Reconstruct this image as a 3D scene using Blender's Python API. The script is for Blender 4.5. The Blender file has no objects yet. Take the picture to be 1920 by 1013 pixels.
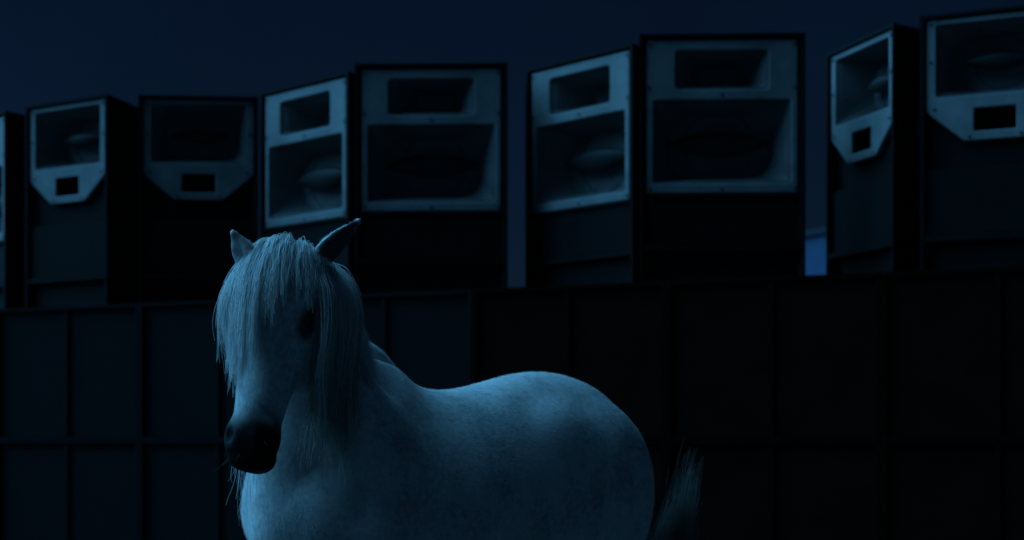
import bpy, bmesh, math, random
import numpy as np
from mathutils import Vector, Matrix
random.seed(7)
rng = np.random.default_rng(11)
C = bpy.context.scene.collection
SC = bpy.context.scene
R = math.radians

# ------------------------------------------------------------------ camera
EYE = 1.05
cd = bpy.data.cameras.new('camera')
cam = bpy.data.objects.new('camera', cd)
C.objects.link(cam)
cam.location = (0, 0, EYE)
cam.rotation_euler = (R(90), 0, 0)
cd.sensor_width = 36
cd.lens = 60
cd.shift_y = 318.5 / 1920          # rising front: the horizon sits low in the frame
cd.clip_start = 0.1
cd.clip_end = 3000
cd.dof.use_dof = True
cd.dof.focus_distance = 4.35
cd.dof.aperture_fstop = 3.6
SC.camera = cam

# ------------------------------------------------------------------ light
KEY_AZ, KEY_EL = R(163), R(44)      # direction towards the light, from +X anticlockwise
wd = bpy.data.worlds.new('World')
SC.world = wd
wd.use_nodes = True
nt = wd.node_tree
nt.nodes.clear()
sky = nt.nodes.new('ShaderNodeTexSky')
sky.sky_type = 'NISHITA'
sky.sun_disc = False
sky.sun_elevation = KEY_EL
sky.sun_rotation = R(90) - KEY_AZ
sky.altitude = 200
sky.air_density = 1.0
sky.dust_density = 0.6
sky.ozone_density = 3.0
tint = nt.nodes.new('ShaderNodeMix')
tint.data_type = 'RGBA'
tint.blend_type = 'MULTIPLY'
tint.inputs[0].default_value = 1
tint.inputs[7].default_value = (0.24, 0.52, 0.96, 1)
bg = nt.nodes.new('ShaderNodeBackground')
bg.inputs[1].default_value = 0.0041
out = nt.nodes.new('ShaderNodeOutputWorld')
nt.links.new(sky.outputs[0], tint.inputs[6])
# thin uneven cloud over the whole sky
wc = nt.nodes.new('ShaderNodeTexCoord')
wn = nt.nodes.new('ShaderNodeTexNoise')
wn.inputs['Scale'].default_value = 3.2
wn.inputs['Detail'].default_value = 5
wn.inputs['Distortion'].default_value = .6
wr = nt.nodes.new('ShaderNodeMapRange')
wr.inputs['From Min'].default_value = .3
wr.inputs['From Max'].default_value = .7
wr.inputs['To Min'].default_value = .80
wr.inputs['To Max'].default_value = 1.18
wm = nt.nodes.new('ShaderNodeVectorMath')
wm.operation = 'SCALE'
nt.links.new(wc.outputs['Generated'], wn.inputs['Vector'])
nt.links.new(wn.outputs['Fac'], wr.inputs[0])
nt.links.new(tint.outputs[2], wm.inputs[0])
nt.links.new(wr.outputs[0], wm.inputs['Scale'])
nt.links.new(wm.outputs[0], bg.inputs[0])
nt.links.new(bg.outputs[0], out.inputs[0])

sl = bpy.data.lights.new('moonlight', 'SUN')
sl.energy = 3.45
sl.angle = R(72)
sl.color = (0.125, 0.535, 1.0)
so = bpy.data.objects.new('moonlight', sl)
C.objects.link(so)
kd = Vector((math.cos(KEY_AZ) * math.cos(KEY_EL), math.sin(KEY_AZ) * math.cos(KEY_EL), math.sin(KEY_EL)))
so.rotation_euler = (-kd).to_track_quat('-Z', 'Y').to_euler()
so.location = kd * 30

vs = SC.view_settings
SC.display_settings.display_device = 'sRGB'
vs.view_transform = 'Standard'
vs.look = 'None'
vs.exposure = 0
vs.gamma = 1
vs.use_curve_mapping = False
SC.render.engine = 'CYCLES'
SC.cycles.use_denoising = True
SC.cycles.max_bounces = 10
SC.cycles.diffuse_bounces = 6


# ------------------------------------------------------------------ helpers
def link(o, parent=None):
    C.objects.link(o)
    if parent is not None:
        o.parent = parent
    return o


def tag(o, label=None, cat=None, group=None, kind=None):
    for k, v in (('label', label), ('category', cat), ('group', group), ('kind', kind)):
        if v:
            o[k] = v
    return o


def empty(name, loc, rz=0):
    o = bpy.data.objects.new(name, None)
    o.empty_display_size = 0.2
    o.location = loc
    o.rotation_euler = (0, 0, rz)
    return link(o)


def part(name, me, mat, parent=None, loc=None, smooth=False):
    o = bpy.data.objects.new(name, me)
    if mat is not None:
        me.materials.clear()
        me.materials.append(mat)
    if loc is not None:
        o.location = loc
    if smooth:
        me.polygons.foreach_set('use_smooth', [True] * len(me.polygons))
    return link(o, parent)


def bm_mesh(bm, name, bevel=0, seg=2):
    if bevel:
        es = [e for e in bm.edges if len(e.link_faces) == 2 and e.calc_face_angle(0) > 0.5]
        bmesh.ops.bevel(bm, geom=es, offset=bevel, segments=seg, affect='EDGES', profile=0.6)
    bmesh.ops.recalc_face_normals(bm, faces=bm.faces[:])
    me = bpy.data.meshes.new(name)
    bm.to_mesh(me)
    bm.free()
    return me


def add_box(bm, x0, x1, y0, y1, z0, z1):
    v = [bm.verts.new(p) for p in ((x0, y0, z0), (x1, y0, z0), (x1, y1, z0), (x0, y1, z0),
                                   (x0, y0, z1), (x1, y0, z1), (x1, y1, z1), (x0, y1, z1))]
    for f in ((3, 2, 1, 0), (4, 5, 6, 7), (0, 1, 5, 4), (1, 2, 6, 5), (2, 3, 7, 6), (3, 0, 4, 7)):
        bm.faces.new([v[i] for i in f])


def add_prism(bm, pts, z0, z1):
    """pts: plan outline, anticlockwise"""
    lo = [bm.verts.new((x, y, z0)) for x, y in pts]
    hi = [bm.verts.new((x, y, z1)) for x, y in pts]
    n = len(pts)
    bm.faces.new(lo[::-1])
    bm.faces.new(hi)
    for i in range(n):
        j = (i + 1) % n
        bm.faces.new((lo[i], lo[j], hi[j], hi[i]))


def round_poly(pts, r, n=5):
    """round the corners of a 2D polygon"""
    res = []
    m = len(pts)
    for i in range(m):
        p0, p1, p2 = (Vector(pts[(i + k) % m]) for k in (-1, 0, 1))
        a, b = (p0 - p1), (p2 - p1)
        rr = min(r, a.length * .45, b.length * .45)
        a.normalize(); b.normalize()
        s, e = p1 + a * rr, p1 + b * rr
        for k in range(n + 1):
            t = k / n
            res.append(((1 - t) ** 2 * s + 2 * t * (1 - t) * p1 + t * t * e)[:])
    return res


def rect(cx, cz, hw, hh):
    return [(cx - hw, cz - hh), (cx + hw, cz - hh), (cx + hw, cz + hh), (cx - hw, cz + hh)]


def plate(name, loops, thick, bevel):
    """moulded plate in the XZ plane, front at y = -thick, with holes and rounded edges"""
    cu = bpy.data.curves.new('outline', 'CURVE')
    cu.dimensions = '2D'
    cu.fill_mode = 'BOTH'
    cu.extrude = max(thick / 2 - bevel, 0.0005)
    cu.bevel_depth = bevel
    cu.bevel_resolution = 2
    cu.offset = -bevel
    for lp in loops:
        sp = cu.splines.new('POLY')
        sp.points.add(len(lp) - 1)
        for p, (x, z) in zip(sp.points, lp):
            p.co = (x, z, 0, 1)
        sp.use_cyclic_u = True
    o = bpy.data.objects.new('outline', cu)
    C.objects.link(o)
    dg = bpy.context.evaluated_depsgraph_get()
    me = bpy.data.meshes.new_from_object(o.evaluated_get(dg))
    bpy.data.objects.remove(o)
    bpy.data.curves.remove(cu)
    me.transform(Matrix.Rotation(R(90), 4, 'X'))
    me.transform(Matrix.Translation((0, -thick / 2, 0)))
    me.name = name
    me.materials.clear()
    return me


def flare(name, loop0, y0, loop1, y1, steps=5, power=1.6, cap=True):
    """horn wall from loop0 (front) to loop1 (back)"""
    bm = bmesh.new()
    prev = None
    for k in range(steps + 1):
        t = k / steps
        g = t ** power if power > 1 else t
        ring = [bm.verts.new((a[0] * (1 - t) + b[0] * t, y0 + (y1 - y0) * g, a[1] * (1 - t) + b[1] * t))
                for a, b in zip(loop0, loop1)]
        if prev:
            n = len(ring)
            for i in range(n):
                bm.faces.new((prev[i], prev[(i + 1) % n], ring[(i + 1) % n], ring[i]))
        prev = ring
    if cap:
        bm.faces.new(prev)
    me = bpy.data.meshes.new(name)
    bmesh.ops.recalc_face_normals(bm, faces=bm.faces[:])
    bm.to_mesh(me)
    bm.free()
    return me


# ------------------------------------------------------------------ materials
def mat(name, rough=0.6, spec=0.4):
    m = bpy.data.materials.new(name)
    m.use_nodes = True
    b = m.node_tree.nodes['Principled BSDF']
    b.inputs['Roughness'].default_value = rough
    b.inputs['Specular IOR Level'].default_value = spec
    return m, m.node_tree, b


def noise(nt, scale, detail=4, rough=.55, coord='Object', stretch=None):
    tc = nt.nodes.new('ShaderNodeTexCoord')
    nz = nt.nodes.new('ShaderNodeTexNoise')
    nz.inputs['Scale'].default_value = scale
    nz.inputs['Detail'].default_value = detail
    nz.inputs['Roughness'].default_value = rough
    src = tc.outputs[coord]
    if stretch:
        mp = nt.nodes.new('ShaderNodeMapping')
        mp.inputs['Scale'].default_value = stretch
        nt.links.new(src, mp.inputs[0])
        src = mp.outputs[0]
    nt.links.new(src, nz.inputs['Vector'])
    return nz


def ramp(nt, fac, stops):
    r = nt.nodes.new('ShaderNodeValToRGB')
    e = r.color_ramp.elements
    while len(e) < len(stops):
        e.new(0.5)
    for el, (p, c) in zip(e, stops):
        el.position = p
        el.color = (*c, 1)
    nt.links.new(fac, r.inputs[0])
    return r


def bump(nt, b, h, strength, dist=.01):
    bp = nt.nodes.new('ShaderNodeBump')
    bp.inputs['Strength'].default_value = strength
    bp.inputs['Distance'].default_value = dist
    nt.links.new(h, bp.inputs['Height'])
    nt.links.new(bp.outputs[0], b.inputs['Normal'])


def painted(name, base, dark, rough=.55, chips=None, spec=.35):
    m, nt, b = mat(name, rough, spec)
    n1 = noise(nt, 3.0, 8, .65)
    r1 = ramp(nt, n1.outputs['Fac'], [(.32, dark), (.62, base)])
    col = r1.outputs[0]
    if chips:
        n2 = noise(nt, 26, 5, .7)
        r2 = ramp(nt, n2.outputs['Fac'], [(.66, (0, 0, 0)), (.69, (1, 1, 1))])
        mx = nt.nodes.new('ShaderNodeMix')
        mx.data_type = 'RGBA'
        nt.links.new(r2.outputs[0], mx.inputs[0])
        nt.links.new(col, mx.inputs[6])
        mx.inputs[7].default_value = (*chips, 1)
        col = mx.outputs[2]
    nt.links.new(col, b.inputs['Base Color'])
    n3 = noise(nt, 90, 4, .6)
    bump(nt, b, n3.outputs['Fac'], .25, .004)
    rr = nt.nodes.new('ShaderNodeMapRange')
    rr.inputs['To Min'].default_value = rough - .12
    rr.inputs['To Max'].default_value = min(rough + .18, 1)
    nt.links.new(n1.outputs['Fac'], rr.inputs[0])
    nt.links.new(rr.outputs[0], b.inputs['Roughness'])
    return m


M_baffle = painted('white_baffle_paint', (.32, .33, .33), (.17, .175, .175), .55, (.07, .065, .06))
M_horn = painted('grey_horn_paint', (.17, .17, .17), (.10, .10, .10), .6)
M_box = painted('black_cabinet_paint', (.012, .012, .012), (.007, .007, .007), .75, (.025, .022, .02), .12)
M_cone = painted('black_cone', (.03, .03, .03), (.018, .018, .018), .5, None, .4)
M_plug = painted('phase_plug_black', (.028, .028, .028), (.018, .018, .018), .5, None, .3)
M_bin = painted('black_bin_paint', (.011, .012, .0125), (.007, .0075, .008), .75, (.02, .018, .016), .12)
M_bin_brown = painted('brown_black_bin_paint', (.024, .0085, .0060), (.015, .0050, .0036), .85, (.018, .009, .005), .02)
M_edge = painted('worn_bin_edge', (.014, .014, .014), (.008, .008, .008), .8, None, .1)
M_edge_brown = painted('worn_brown_bin_edge', (.012, .0055, .003), (.007, .004, .002), .85, None, .03)
M_steel = painted('dark_steel', (.05, .05, .05), (.03, .03, .03), .45)

# ------------------------------------------------------------------ ground
bm = bmesh.new()
bmesh.ops.create_grid(bm, x_segments=60, y_segments=60, size=600)
for v in bm.verts:
    d = v.co.length
    v.co.z = 0 if d < 60 else (math.sin(v.co.x * .013) + math.cos(v.co.y * .017)) * .4 - .8
gm, nt, b = mat('worn_asphalt', .85, .3)
n1 = noise(nt, .6, 8, .6)
r1 = ramp(nt, n1.outputs['Fac'], [(.3, (.03, .03, .03)), (.7, (.065, .063, .06))])
nt.links.new(r1.outputs[0], b.inputs['Base Color'])
n2 = noise(nt, 120, 3, .6)
bump(nt, b, n2.outputs['Fac'], .6, .01)
g = part('ground', bm_mesh(bm, 'ground'), gm)
tag(g, 'dark worn asphalt yard under the horse and the loudspeakers', 'ground', kind='structure')

# ------------------------------------------------------------------ bass bins
WD = Vector((.907, -.421, 0))               # along the wall, to the right and nearer
P0 = Vector((-.277, 11.84, 0))              # a seam on the front line
WRZ = math.atan2(WD.y, WD.x)
BW, BH, BD, TH = 1.42, 1.05, 1.35, .028


def bin_meshes():
    w, h, d, t = BW - .008, BH, BD, TH
    bm = bmesh.new()
    x0, x1 = -w / 2, w / 2
    add_box(bm, x0, x0 + t, 0, d, 0, h)
    add_box(bm, x1 - t, x1, 0, d, 0, h)
    add_box(bm, x0 + t, x1 - t, .002, d, h - t, h - .001)
    add_box(bm, x0 + t, x1 - t, .002, d, .001, t)
    add_box(bm, x0 + t, x1 - t, d - t, d - .002, t, h - t)
    shell = bm_mesh(bm, 'bin_cabinet', .003, 1)
    bm = bmesh.new()
    add_box(bm, -.016, .016, .012, .05, t + .001, h - t - .001)
    div = bm_mesh(bm, 'bin_divider', .003, 1)
    fronts = []
    for q in (-1, 1):                         # boarded fronts, set back inside the frame
        bm = bmesh.new()
        xa, xb = sorted((q * .018, q * (w / 2 - t - .003)))
        add_box(bm, xa, xb, .034, .052, t + .003, h - t - .003)
        fronts.append(bm_mesh(bm, 'bin_front', .002, 1))
    return shell, div, fronts


def make_bin(paint, edge):
    shell, div, fronts = bin_meshes()
    root = empty('bass_bin', (0, 0, 0))
    part('cabinet', shell, edge, root)
    part('divider', div, paint, root)
    for m in fronts:
        part('front_panel', m, paint, root)
    return root


def copy_tree(o, parent=None):
    kids = list(o.children)
    c = o.copy()
    C.objects.link(c)
    c.parent = parent
    for k in kids:
        copy_tree(k, c)
    return c


bin_black = make_bin(M_bin, M_edge)
bin_brown = make_bin(M_bin_brown, M_edge_brown)
used = set()
ordn = ['outermost left end', 'first', 'second', 'third', 'fourth', 'fifth', 'sixth', 'seventh']
under = {-4: 'below the half seen loudspeaker', -3: 'at the left edge of the picture', -2: "left of the horse's head",
         -1: "behind the horse's head and mane", 0: "behind the dip of the horse's back", 1: "behind the horse's croup",
         2: "to the right of the horse's tail", 3: 'at the right edge of the picture'}
for row in (0, 1):
    for i in range(-4, 4):
        jit = .002 * math.sin(i * 4.1)
        brown = i >= 0
        src = bin_brown if brown else bin_black
        if src.name in used:
            o = copy_tree(src)
        else:
            o = src
            used.add(src.name)
        p = P0 + WD * ((i + .5) * BW)
        o.location = (p.x - WD.y * 0 + jit * .4, p.y + jit - .003 * row, row * (BH - .004))
        o.rotation_euler = (0, 0, WRZ)
        tag(o, 'black' + (' upper bass bin ' if row else ' lower bass bin ') + under[i], 'speaker bin', 'bass bins stacked in two rows')

# ------------------------------------------------------------------ top row loudspeakers
CH, CDEP, TAPER = 1.656, .70, R(20)


def cab_shell(w):
    """black trapezoid cabinet, hollow at the front where the mouths are"""
    h = CH
    k = math.tan(TAPER) * CDEP
    f0, f1 = (-w / 2, 0), (w / 2, 0)
    b0, b1 = (-w / 2 + k, CDEP), (w / 2 - k, CDEP)
    t = .022
    bm = bmesh.new()

    def wall(pa, pb, inw):
        pa, pb, inw = Vector(pa), Vector(pb), Vector(inw)
        pts = [pa[:], pb[:], (pb + inw * t)[:], (pa + inw * t)[:]]
        ar = sum(pts[i][0] * pts[(i + 1) % 4][1] - pts[(i + 1) % 4][0] * pts[i][1] for i in range(4))
        add_prism(bm, pts if ar > 0 else pts[::-1], 0, h)
    wall(f0, b0, (1, 0))
    wall(f1, b1, (-1, 0))
    ins = t / CDEP * k
    add_prism(bm, [(-w / 2 + t, .001), (w / 2 - t, .001), (w / 2 - k - t + 0, CDEP - .002), (-w / 2 + k + t, CDEP - .002)], h - t, h - .001)
    add_prism(bm, [(-w / 2 + t, .001), (w / 2 - t, .001), (w / 2 - k - t + 0, CDEP - .002), (-w / 2 + k + t, CDEP - .002)], .001, t)
    add_prism(bm, [(-w / 2 + k + t - ins, CDEP - t), (w / 2 - k - t + ins, CDEP - t), (w / 2 - k - t, CDEP - .003), (-w / 2 + k + t, CDEP - .003)], t, h - t)
    return bm_mesh(bm, 'loudspeaker_cabinet', .005, 2)


def dome(name, rx, ry, rz, seg=28, rings=14):
    bm = bmesh.new()
    bmesh.ops.create_uvsphere(bm, u_segments=seg, v_segments=rings, radius=1)
    for v in bm.verts:
        v.co = (v.co.x * rx, v.co.y * ry, v.co.z * rz)
    return bm_mesh(bm, name)


def lens(name, rx, ry, rz):
    """flattened plug with pointed ends and a sharp rim along the top"""
    bm = bmesh.new()
    bmesh.ops.create_uvsphere(bm, u_segments=32, v_segments=16, radius=1)
    for v in bm.verts:
        x, y, z = v.co
        k = 1 - .55 * x * x
        z = z * (.62 if z > 0 else 1.0)
        v.co = (x * rx, y * ry * k, (z * k + .12 * (1 - x * x)) * rz)
    return bm_mesh(bm, name)


def bolt_mesh():
    bm = bmesh.new()
    bmesh.ops.create_cone(bm, cap_ends=True, segments=8, radius1=.011, radius2=.008, depth=.008)
    bmesh.ops.rotate(bm, verts=bm.verts[:], cent=(0, 0, 0), matrix=Matrix.Rotation(R(90), 3, 'X'))
    return bm_mesh(bm, 'bolt')


BOLT = bolt_mesh()
BOLT.materials.append(M_steel)


def ring_mesh(name, r0, r1, y0, y1, seg=36):
    bm = bmesh.new()
    prev = None
    rows = []
    for k in range(6):
        t = k / 5
        rows.append([bm.verts.new((math.cos(a) * (r0 + (r1 - r0) * t), y0 + (y1 - y0) * t ** .7, math.sin(a) * (r0 + (r1 - r0) * t)))
                     for a in (2 * math.pi * i / seg for i in range(seg))])
    for A, B in zip(rows, rows[1:]):
        for i in range(seg):
            bm.faces.new((A[i], A[(i + 1) % seg], B[(i + 1) % seg], B[i]))
    bm.faces.new(rows[-1])
    return bm_mesh(bm, name)


def make_cab(kind):
    w = 1.10 if kind == 2 else .93
    T = CH
    root = empty('horn_loudspeaker', (0, 0, 0))
    part('cabinet', cab_shell(w), M_box, root)
    if kind == 2:
        hw = w / 2 - .046
        outer = round_poly([(-hw, T - 1.062), (hw, T - 1.062), (hw, T - .036), (-hw, T - .036)], .022)
        small = round_poly(rect(.0, T - .238, .307, .128), .03)
        big = round_poly(rect(.0, T - .716, hw - .05, .275), .02)
        baffle = plate('baffle', [outer, small, big], .045, .012)
        small0 = round_poly(rect(0, T - .238, .300, .121), .03)
        small1 = round_poly(rect(0, T - .238, .13, .06), .02)
        big0 = round_poly(rect(0, T - .716, hw - .057, .268), .02)
        big1 = round_poly(rect(0, T - .716, .34, .21), .18)
        cz = T - .70
        blades = (.335, .105)
        bolts = [(-hw + .024, T - .07), (hw - .024, T - .07), (-hw + .02, T - .36), (hw - .02, T - .36),
                 (-hw + .024, T - 1.03), (hw - .024, T - 1.03), (0, T - .405), (0, T - 1.035)]
        low = T - 1.075
    else:
        hw = w / 2 - .036
        outer = round_poly([(-.19, T - .815), (.19, T - .815), (hw, T - .615), (hw, T - .03), (-hw, T - .03), (-hw, T - .615)], .022)
        big = round_poly(rect(0, T - .296, hw - .062, .228), .015)
        small = round_poly(rect(0, T - .684, .13, .072), .012)
        baffle = plate('baffle', [outer, small, big], .04, .008)
        small0 = round_poly(rect(0, T - .684, .124, .066), .012)
        small1 = round_poly(rect(0, T - .684, .10, .05), .01)
        big0 = round_poly(rect(0, T - .296, hw - .069, .221), .015)
        big1 = round_poly(rect(0, T - .296, .27, .17), .15)
        cz = T - .285
        blades = (.235, .068)
        bolts = [(-hw + .03, T - .062), (hw - .03, T - .062), (-hw + .03, T - .30), (hw - .03, T - .30),
                 (-hw + .05, T - .6), (hw - .05, T - .6), (-.16, T - .79), (.16, T - .79)]
        low = T - .97
    bo = part('baffle', baffle, M_baffle, root, (0, .062, 0))
    for x, z in bolts:
        part('bolt', BOLT, None, bo, (x, -.048 if kind == 2 else -.043, z))
    hs = part('tweeter_horn' if kind == 2 else 'reflex_port', flare('horn_small', small0, .03, small1, .30, power=1.3), M_horn if kind == 2 else M_cone, root)
    part('bass_horn', flare('horn_big', big0, .03, big1, .27, power=1.2), M_horn, root)
    rr = .235 if kind == 2 else .17
    part('cone', ring_mesh('cone', rr, rr * .35, .268, .38), M_cone, root, (0, -.004, cz))
    part('phase_plug', lens('phase_plug', blades[0], .05, blades[1]), M_plug, root, (0, .195, cz), smooth=True)
    # lower front: a black board set back, a hand batten and a slot
    bm = bmesh.new()
    k = w / 2 - .024
    add_box(bm, -k, k, .030, .048, .26, low - .006)
    part('lower_panel', bm_mesh(bm, 'lower_panel', .002, 1), M_box, root)
    bm = bmesh.new()
    add_box(bm, -k, k, .004, .05, .215, .254)
    part('batten', bm_mesh(bm, 'batten', .003, 1), M_box, root)
    bm = bmesh.new()
    add_box(bm, -k, k, .06, .078, .024, .214)
    part('kick_panel', bm_mesh(bm, 'kick_panel', .002, 1), M_box, root)
    if kind == 2:
        bm = bmesh.new()
        add_box(bm, -k, k, .010, .06, low - .004, low + .0085)
        part('ledge', bm_mesh(bm, 'ledge', .002, 1), M_box, root)
    else:
        # board behind the chamfered corners of the moulded front, cut out round the port
        m = plate('apron', [rect(0, (low + T - .56) / 2, k, (T - .56 - low) / 2), rect(0, T - .684, .135, .080)], .012, .002)
        part('apron', m, M_box, root, (0, .078, 0))
    return root, w


protos = {1: make_cab(1), 2: make_cab(2)}
SP = [  # kind, anchored side, X, depth, turn, label
    (2, 'R', -4.16, 14.00, 50, 'horn loudspeaker cut by the left picture edge, only a sliver of its pale front showing'),
    (1, 'R', -3.165, 13.32, 33, 'narrow loudspeaker with bright chamfered front, first from the left seen whole'),
    (1, 'L', -2.925, 13.36, -5, "narrow loudspeaker with dim chamfered front, standing left above the horse's ears"),
    (2, 'R', -1.20, 12.50, 46, "wide loudspeaker with bright turned front right above the horse's forelock"),
    (2, 'L', -1.130, 12.26, 2, "wide loudspeaker with dim square-on front, above and right of the horse's pricked ear"),
    (2, 'R', .82, 11.62, 49, "wide loudspeaker with bright turned front, above the horse's back"),
    (2, 'L', .848, 11.36, 2, "wide loudspeaker with dim square-on front, above the horse's croup and tail"),
    (1, 'R', 2.47, 11.06, 73, 'narrow loudspeaker turned far to the left, its chamfered front seen steeply from the side'),
    (1, 'L', 2.60, 10.88, 26, 'narrow loudspeaker with chamfered front, last on the right and cut by the picture edge'),
]
used = set()
for kind, side, X, Y, a, lab in SP:
    src, w = protos[kind]
    o = src if kind not in used else copy_tree(src)
    used.add(kind)
    a = R(a)
    s = -1 if side == 'R' else 1
    o.location = (X + s * math.cos(a) * w / 2, Y - s * math.sin(a) * w / 2, 2 * BH - .0035)
    o.rotation_euler = (0, 0, -a)
    tag(o, lab, 'loudspeaker', 'horn loudspeakers along the top of the stack')

# ------------------------------------------------------------------ pale building far behind, seen through one gap
M_wall = painted('blue_painted_wall', (.055, .10, .20), (.04, .075, .15), .8)
M_roof = painted('grey_roof', (.02, .03, .05), (.015, .02, .03), .8)
bld = empty('flat_roofed_building', (7.25, 41.0, 0), R(-62))
bm = bmesh.new()
add_box(bm, -2.2, 2.2, 0, 6, -1, 5.95)
part('wall', bm_mesh(bm, 'wall', .02, 1), M_wall, bld)
bm = bmesh.new()
add_box(bm, -2.3, 2.3, -.1, 6.1, 5.952, 6.1)
part('roof', bm_mesh(bm, 'roof', .02, 1), M_roof, bld)
tag(bld, 'blue flat-roofed building far behind, seen only through the gap right of the wide loudspeaker', 'building')

# ------------------------------------------------------------------ horse: implicit body
HO = Vector((.10, 5.35, 0))
HANG = math.atan2(-.731, -.682)
H = .0075
LO = np.array([-.56, -.40, -.02])
HI = np.array([1.46, .52, 1.76])
NN = np.ceil((HI - LO) / H).astype(int) + 1
FLD = np.full(NN, 1.0, np.float32)
AX = [(LO[i] + np.arange(NN[i]) * H).astype(np.float32) for i in range(3)]


def nrm(v):
    v = np.asarray(v, float)
    return v / np.linalg.norm(v)


def region(lo, hi, pad):
    i0 = np.maximum(((np.asarray(lo) - pad - LO) / H).astype(int), 0)
    i1 = np.minimum(((np.asarray(hi) + pad - LO) / H).astype(int) + 2, NN)
    sl = tuple(slice(a, b) for a, b in zip(i0, i1))
    g = np.meshgrid(*[AX[k][sl[k]] for k in range(3)], indexing='ij', sparse=True)
    return sl, g


def smin(a, b, k):
    h = np.clip(.5 + .5 * (b - a) / k, 0, 1)
    return b + (a - b) * h - k * h * (1 - h)


def union(sl, d, k):
    FLD[sl] = smin(FLD[sl], d.astype(np.float32), k)


def carve(sl, d, k):
    FLD[sl] = -smin(-FLD[sl], d.astype(np.float32), k)


def ell(c, r, axes=None, k=.04, sub=False):
    c = np.asarray(c, float); r = np.asarray(r, float)
    if axes is None:
        axes = np.eye(3)
    ext = np.sqrt(((np.asarray(axes) * r[:, None]) ** 2).sum(0))
    sl, (x, y, z) = region(c - ext, c + ext, k * 2.2 + .02)
    x, y, z = x - c[0], y - c[1], z - c[2]
    q = [x * a[0] + y * a[1] + z * a[2] for a in axes]
    k0 = np.sqrt(sum((q[i] / r[i]) ** 2 for i in range(3))) + 1e-6
    k1 = np.sqrt(sum((q[i] / r[i] ** 2) ** 2 for i in range(3))) + 1e-6
    d = k0 * (k0 - 1) / k1
    (carve if sub else union)(sl, d, k)


def cone(a, b, ra, rb, k=.03):
    a = np.asarray(a, float); b = np.asarray(b, float)
    m = max(ra, rb)
    sl, (x, y, z) = region(np.minimum(a, b) - m, np.maximum(a, b) + m, k * 2.2 + .02)
    ab = b - a
    L = (ab ** 2).sum()
    t = np.clip(((x - a[0]) * ab[0] + (y - a[1]) * ab[1] + (z - a[2]) * ab[2]) / L, 0, 1)
    d = np.sqrt((x - a[0] - t * ab[0]) ** 2 + (y - a[1] - t * ab[1]) ** 2 + (z - a[2] - t * ab[2]) ** 2) - (ra + (rb - ra) * t)
    union(sl, d, k)


# torso: cross-sections along x (top, bottom, half width, narrowing towards the top)
TS = np.array([
    (-.370, 1.02, .94, .030, .1), (-.345, 1.085, .82, .10, .1), (-.29, 1.150, .74, .165, .10), (-.20, 1.212, .68, .225, .12), (-.08, 1.252, .65, .255, .14),
    (.02, 1.262, .63, .262, .16), (.14, 1.252, .615, .258, .16), (.26, 1.226, .60, .262, .12), (.40, 1.200, .585, .278, .08),
    (.52, 1.198, .58, .280, .10), (.64, 1.222, .585, .262, .22), (.76, 1.275, .60, .235, .38), (.86, 1.300, .63, .215, .42),
    (.95, 1.25, .67, .200, .3), (1.03, 1.12, .73, .165, .1), (1.075, .99, .82, .09, 0), (1.09, .93, .88, .02, 0)])
sl, (x, y, z) = region((-.38, -.3, .55), (1.1, .3, 1.33), .12)


def sp(col):
    xs = TS[:, 0]
    v = TS[:, col]
    xi = x.ravel()
    # cubic hermite with finite-difference tangents
    m = np.gradient(v, xs)
    i = np.clip(np.searchsorted(xs, xi) - 1, 0, len(xs) - 2)
    h = xs[i + 1] - xs[i]
    t = np.clip((xi - xs[i]) / h, 0, 1)
    r = (2 * t ** 3 - 3 * t ** 2 + 1) * v[i] + (t ** 3 - 2 * t ** 2 + t) * h * m[i] + (-2 * t ** 3 + 3 * t ** 2) * v[i + 1] + (t ** 3 - t ** 2) * h * m[i + 1]
    return r.reshape(x.shape)


top, bot, hw_, eg = sp(1), sp(2), np.maximum(sp(3), .01), sp(4)
cz, hh = (top + bot) / 2, np.maximum((top - bot) / 2, .02)
zz = np.clip((z - cz) / hh, -1.6, 1.6)
wy = hw_ * (1 - eg * np.clip(zz, -1, 1.2))
d = (np.sqrt((y / wy) ** 2 + zz ** 2) - 1) * np.minimum(hw_, hh)
over = np.maximum(np.maximum(TS[0, 0] - x, x - TS[-1, 0]), 0)
d = np.sqrt(np.maximum(d, 0) ** 2 + over ** 2) + np.minimum(d, 0)
union(sl, d, .02)

for s in (-1, 1):
    # haunch, thigh, hind leg
    ell((-.10, s * .150, .93), (.21, .105, .205), k=.06)
    ell((-.20, s * .12, .84), (.145, .10, .20), k=.05)
    ell((.10, s * .165, .80), (.11, .075, .16), [nrm((1, 0, -.5)), (0, 1, 0), nrm((.5, 0, 1))], k=.05)
    cone((-.02, s * .15, .78), (-.20, s * .145, .54), .10, .058, .05)
    cone((-.24, s * .145, .56), (-.235, s * .145, .45), .050, .046, .04)
    cone((-.235, s * .145, .46), (-.205, s * .145, .18), .036, .032, .03)
    ell((-.20, s * .145, .15), (.045, .042, .045), k=.03)
    cone((-.19, s * .145, .14), (-.155, s * .145, .07), .034, .042, .02)
    # point of hip
    ell((.13, s * .16, 1.05), (.09, .05, .07), k=.09)
    # shoulder, foreleg
    ell((.86, s * .145, .99), (.13, .085, .25), [nrm((1, 0, -.35)), (0, 1, 0), nrm((.35, 0, 1))], k=.06)
    ell((.985, s * .115, .86), (.09, .085, .12), k=.05)
    cone((.88, s * .165, .80), (.895, s * .15, .58), .105, .066, .05)
    cone((.895, s * .15, .58), (.90, s * .145, .42), .062, .046, .04)
    ell((.905, s * .145, .40), (.048, .046, .055), k=.02)
    cone((.90, s * .145, .39), (.90, s * .145, .17), .034, .031, .02)
    ell((.90, s * .145, .145), (.044, .040, .044), k=.03)
    cone((.91, s * .145, .14), (.94, s * .145, .07), .033, .042, .02)

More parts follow.
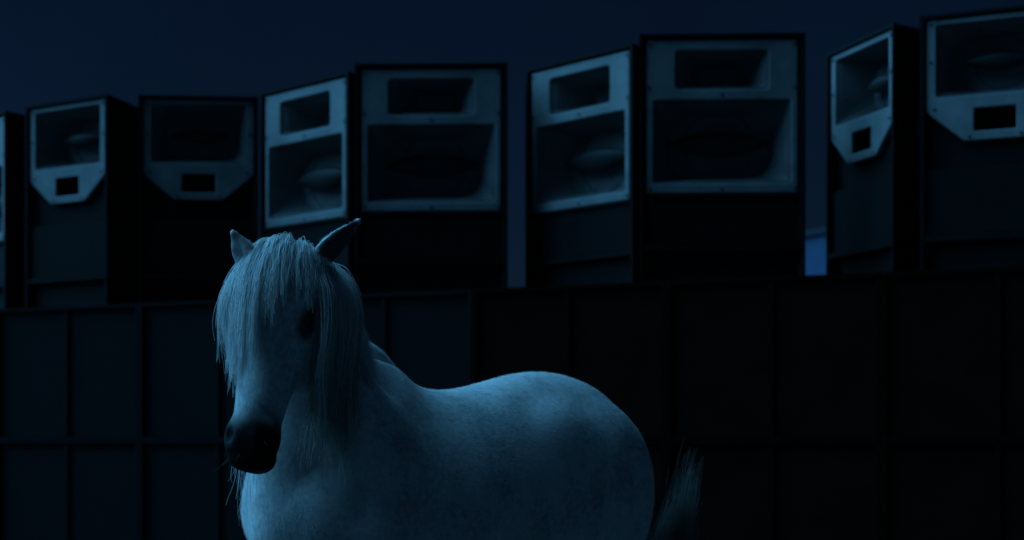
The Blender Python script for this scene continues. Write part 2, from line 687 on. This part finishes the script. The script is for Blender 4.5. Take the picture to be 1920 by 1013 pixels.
for s in (-1, 1):
    # edge behind the shoulder, muscle line down the thigh, fold in front of the stifle
    for (p, q, r, wd) in (((-.13, .235, 1.04), (-.20, .235, .74), .004, .026),
                          ((.035, .25, .98), (.06, .25, .66), .020, .012), ((-.015, .25, .93), (-.02, .25, .70), .004, .014)):
        for t in np.linspace(0, 1, 12):
            c = np.array(p) * (1 - t) + np.array(q) * t
            yy = np.linspace(.10, .40, 121)
            P = np.stack([np.full(121, c[0]), yy, np.full(121, c[2])], 1)
            ij = np.clip(np.rint((P - LO) / H).astype(int), 0, NN - 1)
            v = FLD[ij[:, 0], ij[:, 1], ij[:, 2]]
            y0 = yy[int(np.argmax(v > 0))]
            e = r * math.sin(math.pi * (t * .9 + .05)) ** .7
            ell((c[0], s * (y0 + .010), c[2]), (wd, .010 + e, .035), k=wd, sub=True)

# neck: ellipsoids along a curve bent to the horse's left
NK = np.array([(.84, 0, 1.06, .27, .150), (.93, .02, 1.145, .225, .130), (1.01, .065, 1.235, .185, .108), (1.075, .115, 1.32, .155, .092), (1.12, .15, 1.40, .128, .080)])
NC = []
for i in range(25):
    t = i / 24 * 4
    j = min(int(t), 3)
    f = t - j
    NC.append(NK[j] * (1 - f) + NK[j + 1] * f)
NC = np.array(NC)
ker = np.array([.25, .5, .25])
for _ in range(6):
    NC[1:-1] = NC[:-2] * .25 + NC[1:-1] * .5 + NC[2:] * .25
CREST = []
for i in range(25):
    tg = nrm(NC[min(i + 1, 24), :3] - NC[max(i - 1, 0), :3])
    dz = nrm(np.array((0, 0, 1.)) - tg * tg[2])
    sd = np.cross(dz, tg)
    ell(NC[i, :3], (.07, NC[i, 4], NC[i, 3]), [tg, sd, dz], k=.03 if i else .08)
    # crest ridge
    cr = NC[i, :3] + dz * NC[i, 3] * .93
    CREST.append((cr, tg, sd, dz, NC[i, 3]))
cone((1.035, .02, 1.22), (1.02, 0, .80), .10, .10, .10)
for i in range(0, 24):
    cone(CREST[i][0], CREST[i + 1][0], .035, .035, .04)
# roll of the crest running back over the withers
cone((.96, .035, 1.365), (.85, .012, 1.312), .024, .026, .012)
cone((.85, .012, 1.312), (.68, -.004, 1.232), .026, .018, .02)
for t in np.linspace(0, 1, 16):
    q = np.array((.93, .085, 1.335)) * (1 - t) + np.array((.68, .024, 1.238)) * t
    ell(q, (.022, .008, .020), k=.012, sub=True)

# head
PO = np.array((1.262, .222, 1.548))
HF = nrm((.88, .478, 0))
ZU = np.array((0, 0, 1.))
HT = nrm(HF * .24 - ZU)
HN = nrm(HF + ZU * .24)
HS = nrm(np.cross(ZU, HF))
# slight roll: the nose hangs a little to the picture's left
rl = R(-3.0)
HT, HS = nrm(HT * math.cos(rl) + HS * math.sin(rl)), nrm(HS * math.cos(rl) - HT * math.sin(rl))
HB = [HT, HS, HN]


def hp(t, s, n):
    return PO + HT * t + HS * s + HN * n


ell(hp(.085, 0, -.095), (.105, .082, .090), HB, k=.04)
ell(hp(.165, 0, -.078), (.115, .098, .072), HB, k=.04)
cone(hp(.15, -.004, -.084), hp(.44, -.004, -.058), .084, .054, .04)
cone(hp(.24, 0, -.135), hp(.48, 0, -.088), .066, .040, .04)
for s in (-1, 1):
    ell(hp(.20, s * .047, -.165), (.135, .045, .105), HB, k=.035)
    ell(hp(.158, s * .088, -.060), (.045, .020, .030), HB, k=.025)
    cone(hp(.19, s * .086, -.090), hp(.33, s * .055, -.075), .016, .012, .03)
    ell(hp(.497, s * .040, -.036), (.040, .026, .034), HB, k=.02)
ell(hp(.50, -.003, -.062), (.066, .066, .058), HB, k=.03)
ell(hp(.553, 0, -.060), (.028, .058, .042), HB, k=.02)
ell(hp(.540, 0, -.105), (.036, .046, .034), HB, k=.02)
for s in (-1, 1):
    ell(hp(.500, s * .048, -.008), (.022, .013, .020), HB, k=.012, sub=True)
    ell(hp(.182, s * .112, -.064), (.024, .020, .020), HB, k=.012, sub=True)
cone(hp(.09, 0, -.13), NC[-2, :3], .09, .12, .05)


def to_local(X, Y, Z):
    r = np.array((X - HO.x, Y - HO.y))
    a = np.array((math.cos(HANG), math.sin(HANG)))
    l = np.array((-a[1], a[0]))
    return np.array((r @ a, r @ l, Z))


def ear(base, tip, face, wide=1.0):
    base = np.asarray(base); tip = np.asarray(tip)
    ax = nrm(tip - base)
    fc = nrm(face - ax * (face @ ax))
    sd = np.cross(fc, ax)
    L = np.linalg.norm(tip - base)
    prof = [(t_, w_ * wide, d_) for t_, w_, d_ in ((.0, .026, .024), (.15, .031, .024), (.32, .034, .023), (.5, .031, .020), (.66, .025, .016), (.8, .018, .012), (.92, .011, .010), (.99, .006, .008))]
    for t, w, dp in prof:
        ell(base + ax * L * t + fc * (-.15 * dp + .12 * L * t * t * .3), (L * .13, w, dp), [ax, sd, fc], k=.014)
    for t in (.28, .42, .56, .68, .8):
        w = np.interp(t, [p[0] for p in prof], [p[1] for p in prof]) * .6
        dp = np.interp(t, [p[0] for p in prof], [p[2] for p in prof])
        ell(base + ax * L * t + fc * (dp * .95), (L * .12, w, dp * .75), [ax, sd, fc], k=.008, sub=True)


FLD_NOEARS = FLD.copy()
el_b, el_t = to_local(-.487, 4.33, 1.505), to_local(-.386, 4.30, 1.606)
er_b, er_t = to_local(-.658, 4.31, 1.485), to_local(-.702, 4.28, 1.575)
ldir = lambda X, Y, Z: to_local(X + HO.x, Y + HO.y, Z)
ear(el_b, el_t, ldir(.55, -.65, -.5), 1.15)
ear(er_b, er_t, ldir(-.62, -.78, .05), 1.3)


# surface nets
def surface_nets(F):
    ins = F < 0
    c8 = np.zeros(np.array(F.shape) - 1, np.uint8)
    offs = [(i, j, k) for i in (0, 1) for j in (0, 1) for k in (0, 1)]
    n = c8.shape
    for (i, j, k) in offs:
        c8 += ins[i:i + n[0], j:j + n[1], k:k + n[2]]
    act = np.argwhere((c8 > 0) & (c8 < 8))
    idx = np.full(n, -1, np.int32)
    idx[tuple(act.T)] = np.arange(len(act))
    V = np.stack([F[act[:, 0] + i, act[:, 1] + j, act[:, 2] + k] for (i, j, k) in offs], 1)
    acc = np.zeros((len(act), 3)); cnt = np.zeros(len(act))
    for a in range(8):
        for b in range(a + 1, 8):
            df = np.array(offs[b]) - np.array(offs[a])
            if np.abs(df).sum() != 1:
                continue
            va, vb = V[:, a], V[:, b]
            m = (va < 0) != (vb < 0)
            t = np.where(m, va / np.where(m, va - vb, 1), 0)
            p = np.array(offs[a])[None] + t[:, None] * df[None]
            acc[m] += p[m]
            cnt[m] += 1
    verts = LO + (act + acc / cnt[:, None]) * H
    quads = []
    for ax in range(3):
        o1, o2 = [(1, 2), (2, 0), (0, 1)][ax]
        s0 = [slice(None)] * 3; s1 = [slice(None)] * 3
        s0[ax] = slice(0, -1); s1[ax] = slice(1, None)
        a, b = ins[tuple(s0)], ins[tuple(s1)]
        e = np.argwhere(a != b)
        e = e[(e[:, o1] > 0) & (e[:, o2] > 0) & (e[:, o1] < n[o1]) & (e[:, o2] < n[o2])]
        fl = a[tuple(e.T)]
        q = []
        for (da, db) in ((-1, -1), (0, -1), (0, 0), (-1, 0)):
            c = e.copy()
            c[:, o1] += da; c[:, o2] += db
            q.append(idx[tuple(c.T)])
        q = np.stack(q, 1)
        q[~fl] = q[~fl][:, ::-1]
        quads.append(q)
    return verts, np.concatenate(quads)


def blur(F, n):
    for _ in range(n):
        for ax in range(3):
            G = F.copy()
            s = [slice(None)] * 3; a = list(s); b = list(s)
            s[ax] = slice(1, -1); a[ax] = slice(0, -2); b[ax] = slice(2, None)
            G[tuple(s)] = F[tuple(s)] * .5 + (F[tuple(a)] + F[tuple(b)]) * .25
            F = G
    return F


FLD = np.clip(FLD, -.2, .2)
FLD = blur(FLD, 2)
FLD_NOEARS = blur(np.clip(FLD_NOEARS, -.2, .2), 2)
HAIR_FIELD = None
HV, HQ = surface_nets(FLD)


def fast_mesh(name, V, Q, smooth=True):
    me = bpy.data.meshes.new(name)
    V = np.asarray(V, np.float32)
    Q = np.asarray(Q, np.int32)
    me.vertices.add(len(V))
    me.vertices.foreach_set('co', V.ravel())
    k = Q.shape[1]
    me.loops.add(Q.size)
    me.loops.foreach_set('vertex_index', Q.ravel())
    me.polygons.add(len(Q))
    me.polygons.foreach_set('loop_start', np.arange(0, Q.size, k, dtype=np.int32))
    me.polygons.foreach_set('loop_total', np.full(len(Q), k, np.int32))
    if smooth:
        me.polygons.foreach_set('use_smooth', np.ones(len(Q), bool))
    me.update(calc_edges=True)
    return me


def sample(P):
    q = (P - LO) / H
    q = np.clip(q, 0, NN - 1.001)
    i = q.astype(int)
    i = np.minimum(i, NN - 2)
    f = q - i
    r = 0
    fld = FLD if HAIR_FIELD is None else HAIR_FIELD
    for a in (0, 1):
        for b in (0, 1):
            for c in (0, 1):
                w = (f[..., 0] if a else 1 - f[..., 0]) * (f[..., 1] if b else 1 - f[..., 1]) * (f[..., 2] if c else 1 - f[..., 2])
                r = r + w * fld[i[..., 0] + a, i[..., 1] + b, i[..., 2] + c]
    return r


def grad(P, e=.01):
    g = np.stack([sample(P + np.eye(3)[k] * e) - sample(P - np.eye(3)[k] * e) for k in range(3)], -1)
    return g / (np.linalg.norm(g, axis=-1, keepdims=True) + 1e-6)


# pigment: dark skin on the muzzle, round the eyes and inside the ears, plus shade painted into the left ear
rel = HV - PO
ht, hs, hn = rel @ HT, rel @ HS, rel @ HN
near = (np.abs(hs) < .16) & (hn > -.25) & (hn < .08)
ss = lambda a, b, v: np.clip((v - a) / (b - a), 0, 1) ** 2 * (3 - 2 * np.clip((v - a) / (b - a), 0, 1))
skin_shade = np.where(near, ss(.395, .485, ht + .012 * np.sin(hs * 60)), 0)
for s in (-1, 1):
    e = np.sqrt(((ht - .190) / 1.5) ** 2 + (np.abs(hs - s * .095)) ** 2 + (hn + .062) ** 2)
    skin_shade = np.maximum(skin_shade, (1 - ss(.020, .046, e)) * .9)
for bb, tt, fc in ((el_b, el_t, ldir(.55, -.65, -.5)), (er_b, er_t, ldir(-.62, -.78, .05))):
    ax = nrm(tt - bb); L = np.linalg.norm(tt - bb)
    fcn = nrm(fc - ax * (fc @ ax))
    r = HV - bb
    t = r @ ax / L
    rad = np.linalg.norm(r - np.outer(r @ ax, ax), axis=1)
    inside = (t > .12) & (t < .97) & (rad < .045) & (r @ fcn > -.004)
    skin_shade = np.maximum(skin_shade, np.where(inside, .88 if bb is el_b else .35, 0))  # left ear darker than the right: its shaded underside put into the colour
hoof = ss(.085, .065, HV[:, 2])

hm, nt, b = mat('grey_white_coat', .62, .25)
at = nt.nodes.new('ShaderNodeAttribute'); at.attribute_name = 'skin_shade'
ah = nt.nodes.new('ShaderNodeAttribute'); ah.attribute_name = 'hoof'
n1 = noise(nt, 58, 6, .72)
n0 = noise(nt, 6.5, 4, .6)
add = nt.nodes.new('ShaderNodeMath'); add.operation = 'ADD'
mu = nt.nodes.new('ShaderNodeMath'); mu.operation = 'MULTIPLY'; mu.inputs[1].default_value = .5
nt.links.new(n1.outputs['Fac'], add.inputs[0]); nt.links.new(n0.outputs['Fac'], add.inputs[1])
nt.links.new(add.outputs[0], mu.inputs[0])
r1 = ramp(nt, mu.outputs[0], [(.40, (.45, .45, .45)), (.5, (.70, .70, .685)), (.58, (.87, .86, .83))])
m1 = nt.nodes.new('ShaderNodeMix'); m1.data_type = 'RGBA'
nt.links.new(at.outputs['Fac'], m1.inputs[0]); nt.links.new(r1.outputs[0], m1.inputs[6])
m1.inputs[7].default_value = (.006, .0055, .0055, 1)
sr = nt.nodes.new('ShaderNodeMapRange')
sr.inputs['To Min'].default_value = .25
sr.inputs['To Max'].default_value = .08
nt.links.new(at.outputs['Fac'], sr.inputs[0])
nt.links.new(sr.outputs[0], b.inputs['Specular IOR Level'])
m2 = nt.nodes.new('ShaderNodeMix'); m2.data_type = 'RGBA'
nt.links.new(ah.outputs['Fac'], m2.inputs[0]); nt.links.new(m1.outputs[2], m2.inputs[6])
m2.inputs[7].default_value = (.06, .05, .04, 1)
nt.links.new(m2.outputs[2], b.inputs['Base Color'])
n2 = noise(nt, 260, 3, .6, stretch=(.35, 1, 1))
bump(nt, b, n2.outputs['Fac'], .18, .002)

horse = empty('horse', HO, HANG)
tag(horse, 'white horse with long forelock and dark muzzle standing before the loudspeaker wall', 'horse')
bme = fast_mesh('body', HV, HQ)
for nm, arr in (('skin_shade', skin_shade), ('hoof', hoof)):
    a = bme.attributes.new(nm, 'FLOAT', 'POINT')
    a.data.foreach_set('value', arr.astype(np.float32))
body = part('body', bme, hm, horse)

em, nt, b = mat('dark_eye', .08, .6)
b.inputs['Base Color'].default_value = (.006, .005, .004, 1)
for s in (-1, 1):
    part('eye', dome('eye', .021, .021, .021, 24, 16), em, horse, hp(.182, s * .088, -.066), smooth=True)

# hooves as parts
hom, nt, b = mat('dark_hoof', .6, .3)
b.inputs['Base Color'].default_value = (.05, .043, .036, 1)
for (x, y) in ((.955, .145), (.955, -.145), (-.14, .145), (-.14, -.145)):
    bm = bmesh.new()
    bmesh.ops.create_cone(bm, cap_ends=True, segments=20, radius1=.062, radius2=.046, depth=.075)
    for v in bm.verts:
        if v.co.z > 0:
            v.co.x -= .022
    part('hoof', bm_mesh(bm, 'hoof', .004, 1), hom, horse, (x, y, .0385))


# ------------------------------------------------------------------ hair
def tubes(name, P, r0, r1, material, parent):
    """P: (N, K, 3) strands, turned into three-sided tapering tubes"""
    N, K, _ = P.shape
    T = np.gradient(P, axis=1)
    T /= np.linalg.norm(T, axis=-1, keepdims=True) + 1e-9
    ref = np.broadcast_to(nrm((.3, .8, .52)), T.shape)
    A = np.cross(T, ref); A /= np.linalg.norm(A, axis=-1, keepdims=True) + 1e-9
    B = np.cross(T, A)
    t = np.linspace(0, 1, K)[None, :, None]
    rr = (r0 + (r1 - r0) * t ** 1.5) * rng.uniform(.7, 1.25, (N, 1, 1))
    ring = np.stack([P + rr * (A * math.cos(a) + B * math.sin(a)) for a in (0, 2.094, 4.189)], 2)
    V = ring.reshape(-1, 3)
    base = (np.arange(N)[:, None] * K + np.arange(K - 1)[None]) * 3
    qs = []
    for j in range(3):
        k = (j + 1) % 3
        qs.append(np.stack([base + j, base + k, base + 3 + k, base + 3 + j], -1).reshape(-1, 4))
    me = fast_mesh(name, V, np.concatenate(qs))
    at = me.attributes.new('along', 'FLOAT', 'POINT')
    at.data.foreach_set('value', np.broadcast_to(t[..., None], (N, K, 3, 1)).astype(np.float32).ravel())
    return part(name, me, material, parent)


def drape(roots, dirs, length, K=26, off=.008, grav=.22, noise_amp=.0, offv=None, hug=None):
    """strands that fall over the body and slide along it"""
    N = len(roots)
    L = np.broadcast_to(np.asarray(length), (N,))
    P = np.zeros((N, K, 3))
    p = roots.copy(); d = dirs / np.linalg.norm(dirs, axis=1, keepdims=True)
    o = np.full(N, off) if offv is None else offv
    P[:, 0] = p
    for k in range(1, K):
        d = d + np.array((0, 0, -grav)) + rng.normal(0, noise_amp, (N, 3))
        d /= np.linalg.norm(d, axis=1, keepdims=True)
        q = p + d * (L / (K - 1))[:, None]
        s = sample(q)
        g = grad(q)
        push = np.maximum(o * min(1, k / 7) - s, 0)
        q = q + g * push[:, None]
        d = q - p
        d /= np.linalg.norm(d, axis=1, keepdims=True) + 1e-9
        up = (d * g).sum(1)                  # hair does not fly off the skin
        lim = np.where(push > 0, 0.0, .35) if hug is None else np.broadcast_to(hug, (N,))
        d = d - g * np.maximum(up - lim, 0)[:, None] * (s < .05)[:, None]
        d /= np.linalg.norm(d, axis=1, keepdims=True) + 1e-9
        p = q
        P[:, k] = p
    return P


def grow(guides, per, spread0, spread1, frizz, lenvar=.25, off=.003, kout=20):
    """children round each guide, clumping towards the tip"""
    G, K, _ = guides.shape
    src = np.repeat(np.arange(G), per)
    N = len(src)
    t = np.linspace(0, 1, kout)
    cut = 1 - rng.uniform(0, lenvar, N)
    tt = t[None] * cut[:, None] * (K - 1)
    i = np.minimum(tt.astype(int), K - 2)
    f = (tt - i)[..., None]
    P = guides[src[:, None], i] * (1 - f) + guides[src[:, None], i + 1] * f
    offs = rng.normal(0, 1, (N, 1, 3))
    sp_ = (spread0 + (spread1 - spread0) * t)[None, :, None]
    P = P + offs * sp_
    ph = rng.uniform(0, 6.28, (N, 1, 3)); fr = rng.uniform(3, 8, (N, 1, 3))
    P = P + np.sin(t[None, :, None] * fr + ph) * frizz * t[None, :, None]
    s = sample(P)
    g = grad(P)
    P = P + g * np.maximum(off - s, 0)[..., None]
    return P


hairm, nt, b = mat('white_mane_hair', .5, .35)
gi = nt.nodes.new('ShaderNodeNewGeometry')
r1 = ramp(nt, gi.outputs['Random Per Island'], [(0, (.76, .75, .72)), (.5, (.90, .89, .86)), (1, (.97, .96, .94))])
nt.links.new(r1.outputs[0], b.inputs['Base Color'])
tl = nt.nodes.new('ShaderNodeBsdfTranslucent')       # hair lets light through
nt.links.new(r1.outputs[0], tl.inputs[0])
ms = nt.nodes.new('ShaderNodeMixShader')
ms.inputs[0].default_value = .08
nt.links.new(b.outputs[0], ms.inputs[1])
nt.links.new(tl.outputs[0], ms.inputs[2])
nt.links.new(ms.outputs[0], nt.nodes['Material Output'].inputs[0])

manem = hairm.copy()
manem.name = 'shaded_tip_mane_hair'
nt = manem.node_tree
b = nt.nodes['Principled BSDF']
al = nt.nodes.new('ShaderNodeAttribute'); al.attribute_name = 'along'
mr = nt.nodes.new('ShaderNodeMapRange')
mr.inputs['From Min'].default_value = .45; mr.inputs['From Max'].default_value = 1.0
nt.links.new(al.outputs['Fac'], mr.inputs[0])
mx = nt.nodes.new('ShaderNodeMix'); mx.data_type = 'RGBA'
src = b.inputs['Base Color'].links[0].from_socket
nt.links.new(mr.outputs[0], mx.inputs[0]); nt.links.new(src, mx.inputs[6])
mx.inputs[7].default_value = (.46, .42, .35, 1)  # tips darkened: shade between jaw and neck painted into the hair colour
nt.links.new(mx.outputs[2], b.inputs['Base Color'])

# forelock: from the poll, over the brow and down the face
HAIR_FIELD = FLD_NOEARS
NG = 420
a = rng.uniform(-1, 1, NG)                       # -1 = horse's right (picture left), 1 = left
roots = np.array([hp(-.02 + .055 * rng.random() + .012 * q * q, q * .066, -.095 + rng.uniform(-.02, .045)) for q in a])
for _ in range(3):
    roots = roots - grad(roots) * sample(roots)[:, None]
roots += grad(roots) * .002
ab = (-1.35 * (a < 0) + .85 * (a >= 0)) * np.abs(a) ** 1.1
dirs = np.array([HN * .9 + HS * (q * .95 + rng.normal(0, .10)) + ZU * .05 for q in ab])
lens = (.140 + .28 * np.exp(-((a + .30) / .46) ** 2)) * rng.uniform(.72, 1.12, NG) + .05 * (a < -.6) * rng.random(NG)
gl = drape(roots, dirs, lens, 32, .01, .13, .016, rng.uniform(.003, .026, NG), np.where(rng.random(NG) < .7, -.02, .12))
fp = grow(gl, 26, .0055, .0022, .006, .5)
tubes('forelock', fp, .00062, .0003, hairm, horse)

# mane: along the crest, mostly falling to the horse's left
NG = 200
ti = 19 + 5 * rng.random(NG)
roots, dirs, lens = [], [], []
for t in ti:
    i = int(min(t, 23)); f = t - i
    c0, c1 = CREST[i], CREST[min(i + 1, 24)]
    p = c0[0] * (1 - f) + c1[0] * f
    tg, sd, dz = c0[1], c0[2], c0[3]
    left = -sd if (-sd) @ np.array((0, 1, 0)) > 0 else sd
    roots.append(p + dz * .03 + left * rng.normal(.004, .012))
    side = 1 if rng.random() < .80 else -1
    dirs.append(left * side * rng.uniform(.5, .8) + dz * rng.uniform(.0, .12) + tg * rng.normal(.25, .12))
    u = (t - 19) / 5
    lens.append(rng.uniform(.55, 1.0) * (.24 + .20 * u))
roots = np.array(roots); dirs = np.array(dirs)
g0 = grad(roots)
roots = roots - g0 * sample(roots)[:, None] + g0 * .001
gl = drape(roots, dirs, np.array(lens), 30, .01, .42, .015, rng.uniform(.005, .026, NG), .05)
mp_ = grow(gl, 22, .008, .005, .007, .35)
tubes('mane', mp_, .0008, .0004, hairm, horse)
# locks from behind the near ear, hanging down between jaw and neck
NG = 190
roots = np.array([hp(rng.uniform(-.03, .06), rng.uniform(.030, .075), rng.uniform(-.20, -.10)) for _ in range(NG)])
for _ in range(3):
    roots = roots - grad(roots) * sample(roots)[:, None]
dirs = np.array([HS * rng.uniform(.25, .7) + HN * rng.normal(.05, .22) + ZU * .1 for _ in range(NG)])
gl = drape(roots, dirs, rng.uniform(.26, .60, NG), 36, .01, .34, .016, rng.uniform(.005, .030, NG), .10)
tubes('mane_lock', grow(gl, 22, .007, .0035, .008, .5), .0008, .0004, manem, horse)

# long wisps hanging from the far side of the neck in front of the chest
NG = 9
wl = np.array([to_local(rng.uniform(-.700, -.655), rng.uniform(4.40, 4.46), rng.uniform(1.06, 1.16)) for _ in range(NG)])
wdirs = np.array([ldir(-.06 + rng.normal(0, .07), -.1, -1) for _ in range(NG)])
gl = drape(wl, wdirs, rng.uniform(.20, .33, NG), 24, .01, .04, .04)
tubes('mane_wisp', grow(gl, 5, .005, .009, .010, .4), .0008, .0003, hairm, horse)
HAIR_FIELD = None

tailm, nt, b = mat('grey_tail_hair', .55, .3)
gi = nt.nodes.new('ShaderNodeNewGeometry')
r1 = ramp(nt, gi.outputs['Random Per Island'], [(0, (.07, .065, .055)), (.6, (.15, .14, .12)), (1, (.30, .28, .25))])
nt.links.new(r1.outputs[0], b.inputs['Base Color'])

# a few whiskers on the muzzle
NG = 16
wl = np.array([hp(rng.uniform(.48, .56), rng.uniform(-.055, .055), rng.uniform(-.11, -.02)) for _ in range(NG)])
wl = wl - grad(wl) * (sample(wl)[:, None] + .001)
gw = grad(wl) + rng.normal(0, .25, (NG, 3)) + HT * .3
gw /= np.linalg.norm(gw, axis=1, keepdims=True)
tt = np.linspace(0, 1, 6)[None, :, None]
wp = wl[:, None] + gw[:, None] * tt * rng.uniform(.015, .05, (NG, 1, 1)) + np.array((0, 0, -.012)) * tt ** 2
wk = tubes('whiskers', wp, .0003, .00012, tailm, horse)
wk['kind'] = 'stuff'

# tail: swung out to the horse's left, then falling
NG = 210
t = np.linspace(0, 1, 34)[None, :, None]
gl = []
for _ in range(NG):
    q = rng.random()
    w = rng.normal(0, 1, 4)
    p0 = to_local(.34 + .012 * w[0], 5.60 + .012 * w[1], 1.03 + .02 * w[2])
    p1 = to_local(.35 + .02 * w[1], 5.70, .56 + .05 * w[0])
    p2 = to_local(.455 + .14 * q + .012 * w[2], 5.67 + .02 * w[3], .50 + .05 * w[1])
    zt = .76 + .29 * rng.random() ** 1.9
    p3 = to_local(.485 + .115 * (zt - .76) / .28 + .10 * q * (1.06 - zt) / .28 + .013 * w[3], 5.64 + .03 * w[0], zt)
    gl.append(p0 * (1 - t[0]) ** 3 + 3 * p1 * t[0] * (1 - t[0]) ** 2 + 3 * p2 * t[0] ** 2 * (1 - t[0]) + p3 * t[0] ** 3)
gl = np.array(gl)
tubes('tail', grow(gl, 15, .012, .007, .014, .30), .0006, .0003, tailm, horse)

# short coat hair lying along the body
me = bme
ND = 170000
tri = HQ[:, :3]
va, vb, vc, vd = (HV[HQ[:, k]] for k in range(4))
area = np.linalg.norm(np.cross(vc - va, vd - vb), axis=1) * .5
cen = (va + vb + vc + vd) / 4
wgt = area * (cen[:, 2] > .5) * (skin_shade[HQ[:, 0]] < .3)
pick = rng.choice(len(HQ), ND, p=wgt / wgt.sum())
u = rng.random((ND, 1)); w = rng.random((ND, 1))
P = (va[pick] * u + vb[pick] * (1 - u)) * w + (vd[pick] * u + vc[pick] * (1 - u)) * (1 - w)
gN = grad(P, .012)
flow = np.array((-.75, 0, -.65)) + rng.normal(0, .16, (ND, 3))
onhead = (((P - PO) @ HT) > .02) & (np.abs((P - PO) @ HS) < .15) & (((P - PO) @ HN) > -.26)
flow[onhead] = HT + rng.normal(0, .15, (int(onhead.sum()), 3))
tg = flow - gN * (flow * gN).sum(1, keepdims=True)
tg /= np.linalg.norm(tg, axis=1, keepdims=True) + 1e-6
dr = tg + gN * rng.uniform(.14, .50, (ND, 1))
ln = rng.uniform(.006, .014, (ND, 1))
sd = np.cross(tg, gN) * .0006
P = P - gN * .001
V = np.stack([P - sd, P + sd, P + dr * ln], 1).reshape(-1, 3)
cme = fast_mesh('coat_hair', V, np.arange(ND * 3).reshape(-1, 3), False)
chm, nt, b = mat('coat_hair_white', .6, .2)
gi = nt.nodes.new('ShaderNodeNewGeometry')
r1 = ramp(nt, gi.outputs['Random Per Island'], [(0, (.48, .48, .47)), (1, (.78, .77, .74))])
nt.links.new(r1.outputs[0], b.inputs['Base Color'])
co = part('coat_hair', cme, chm, horse)
co['kind'] = 'stuff'
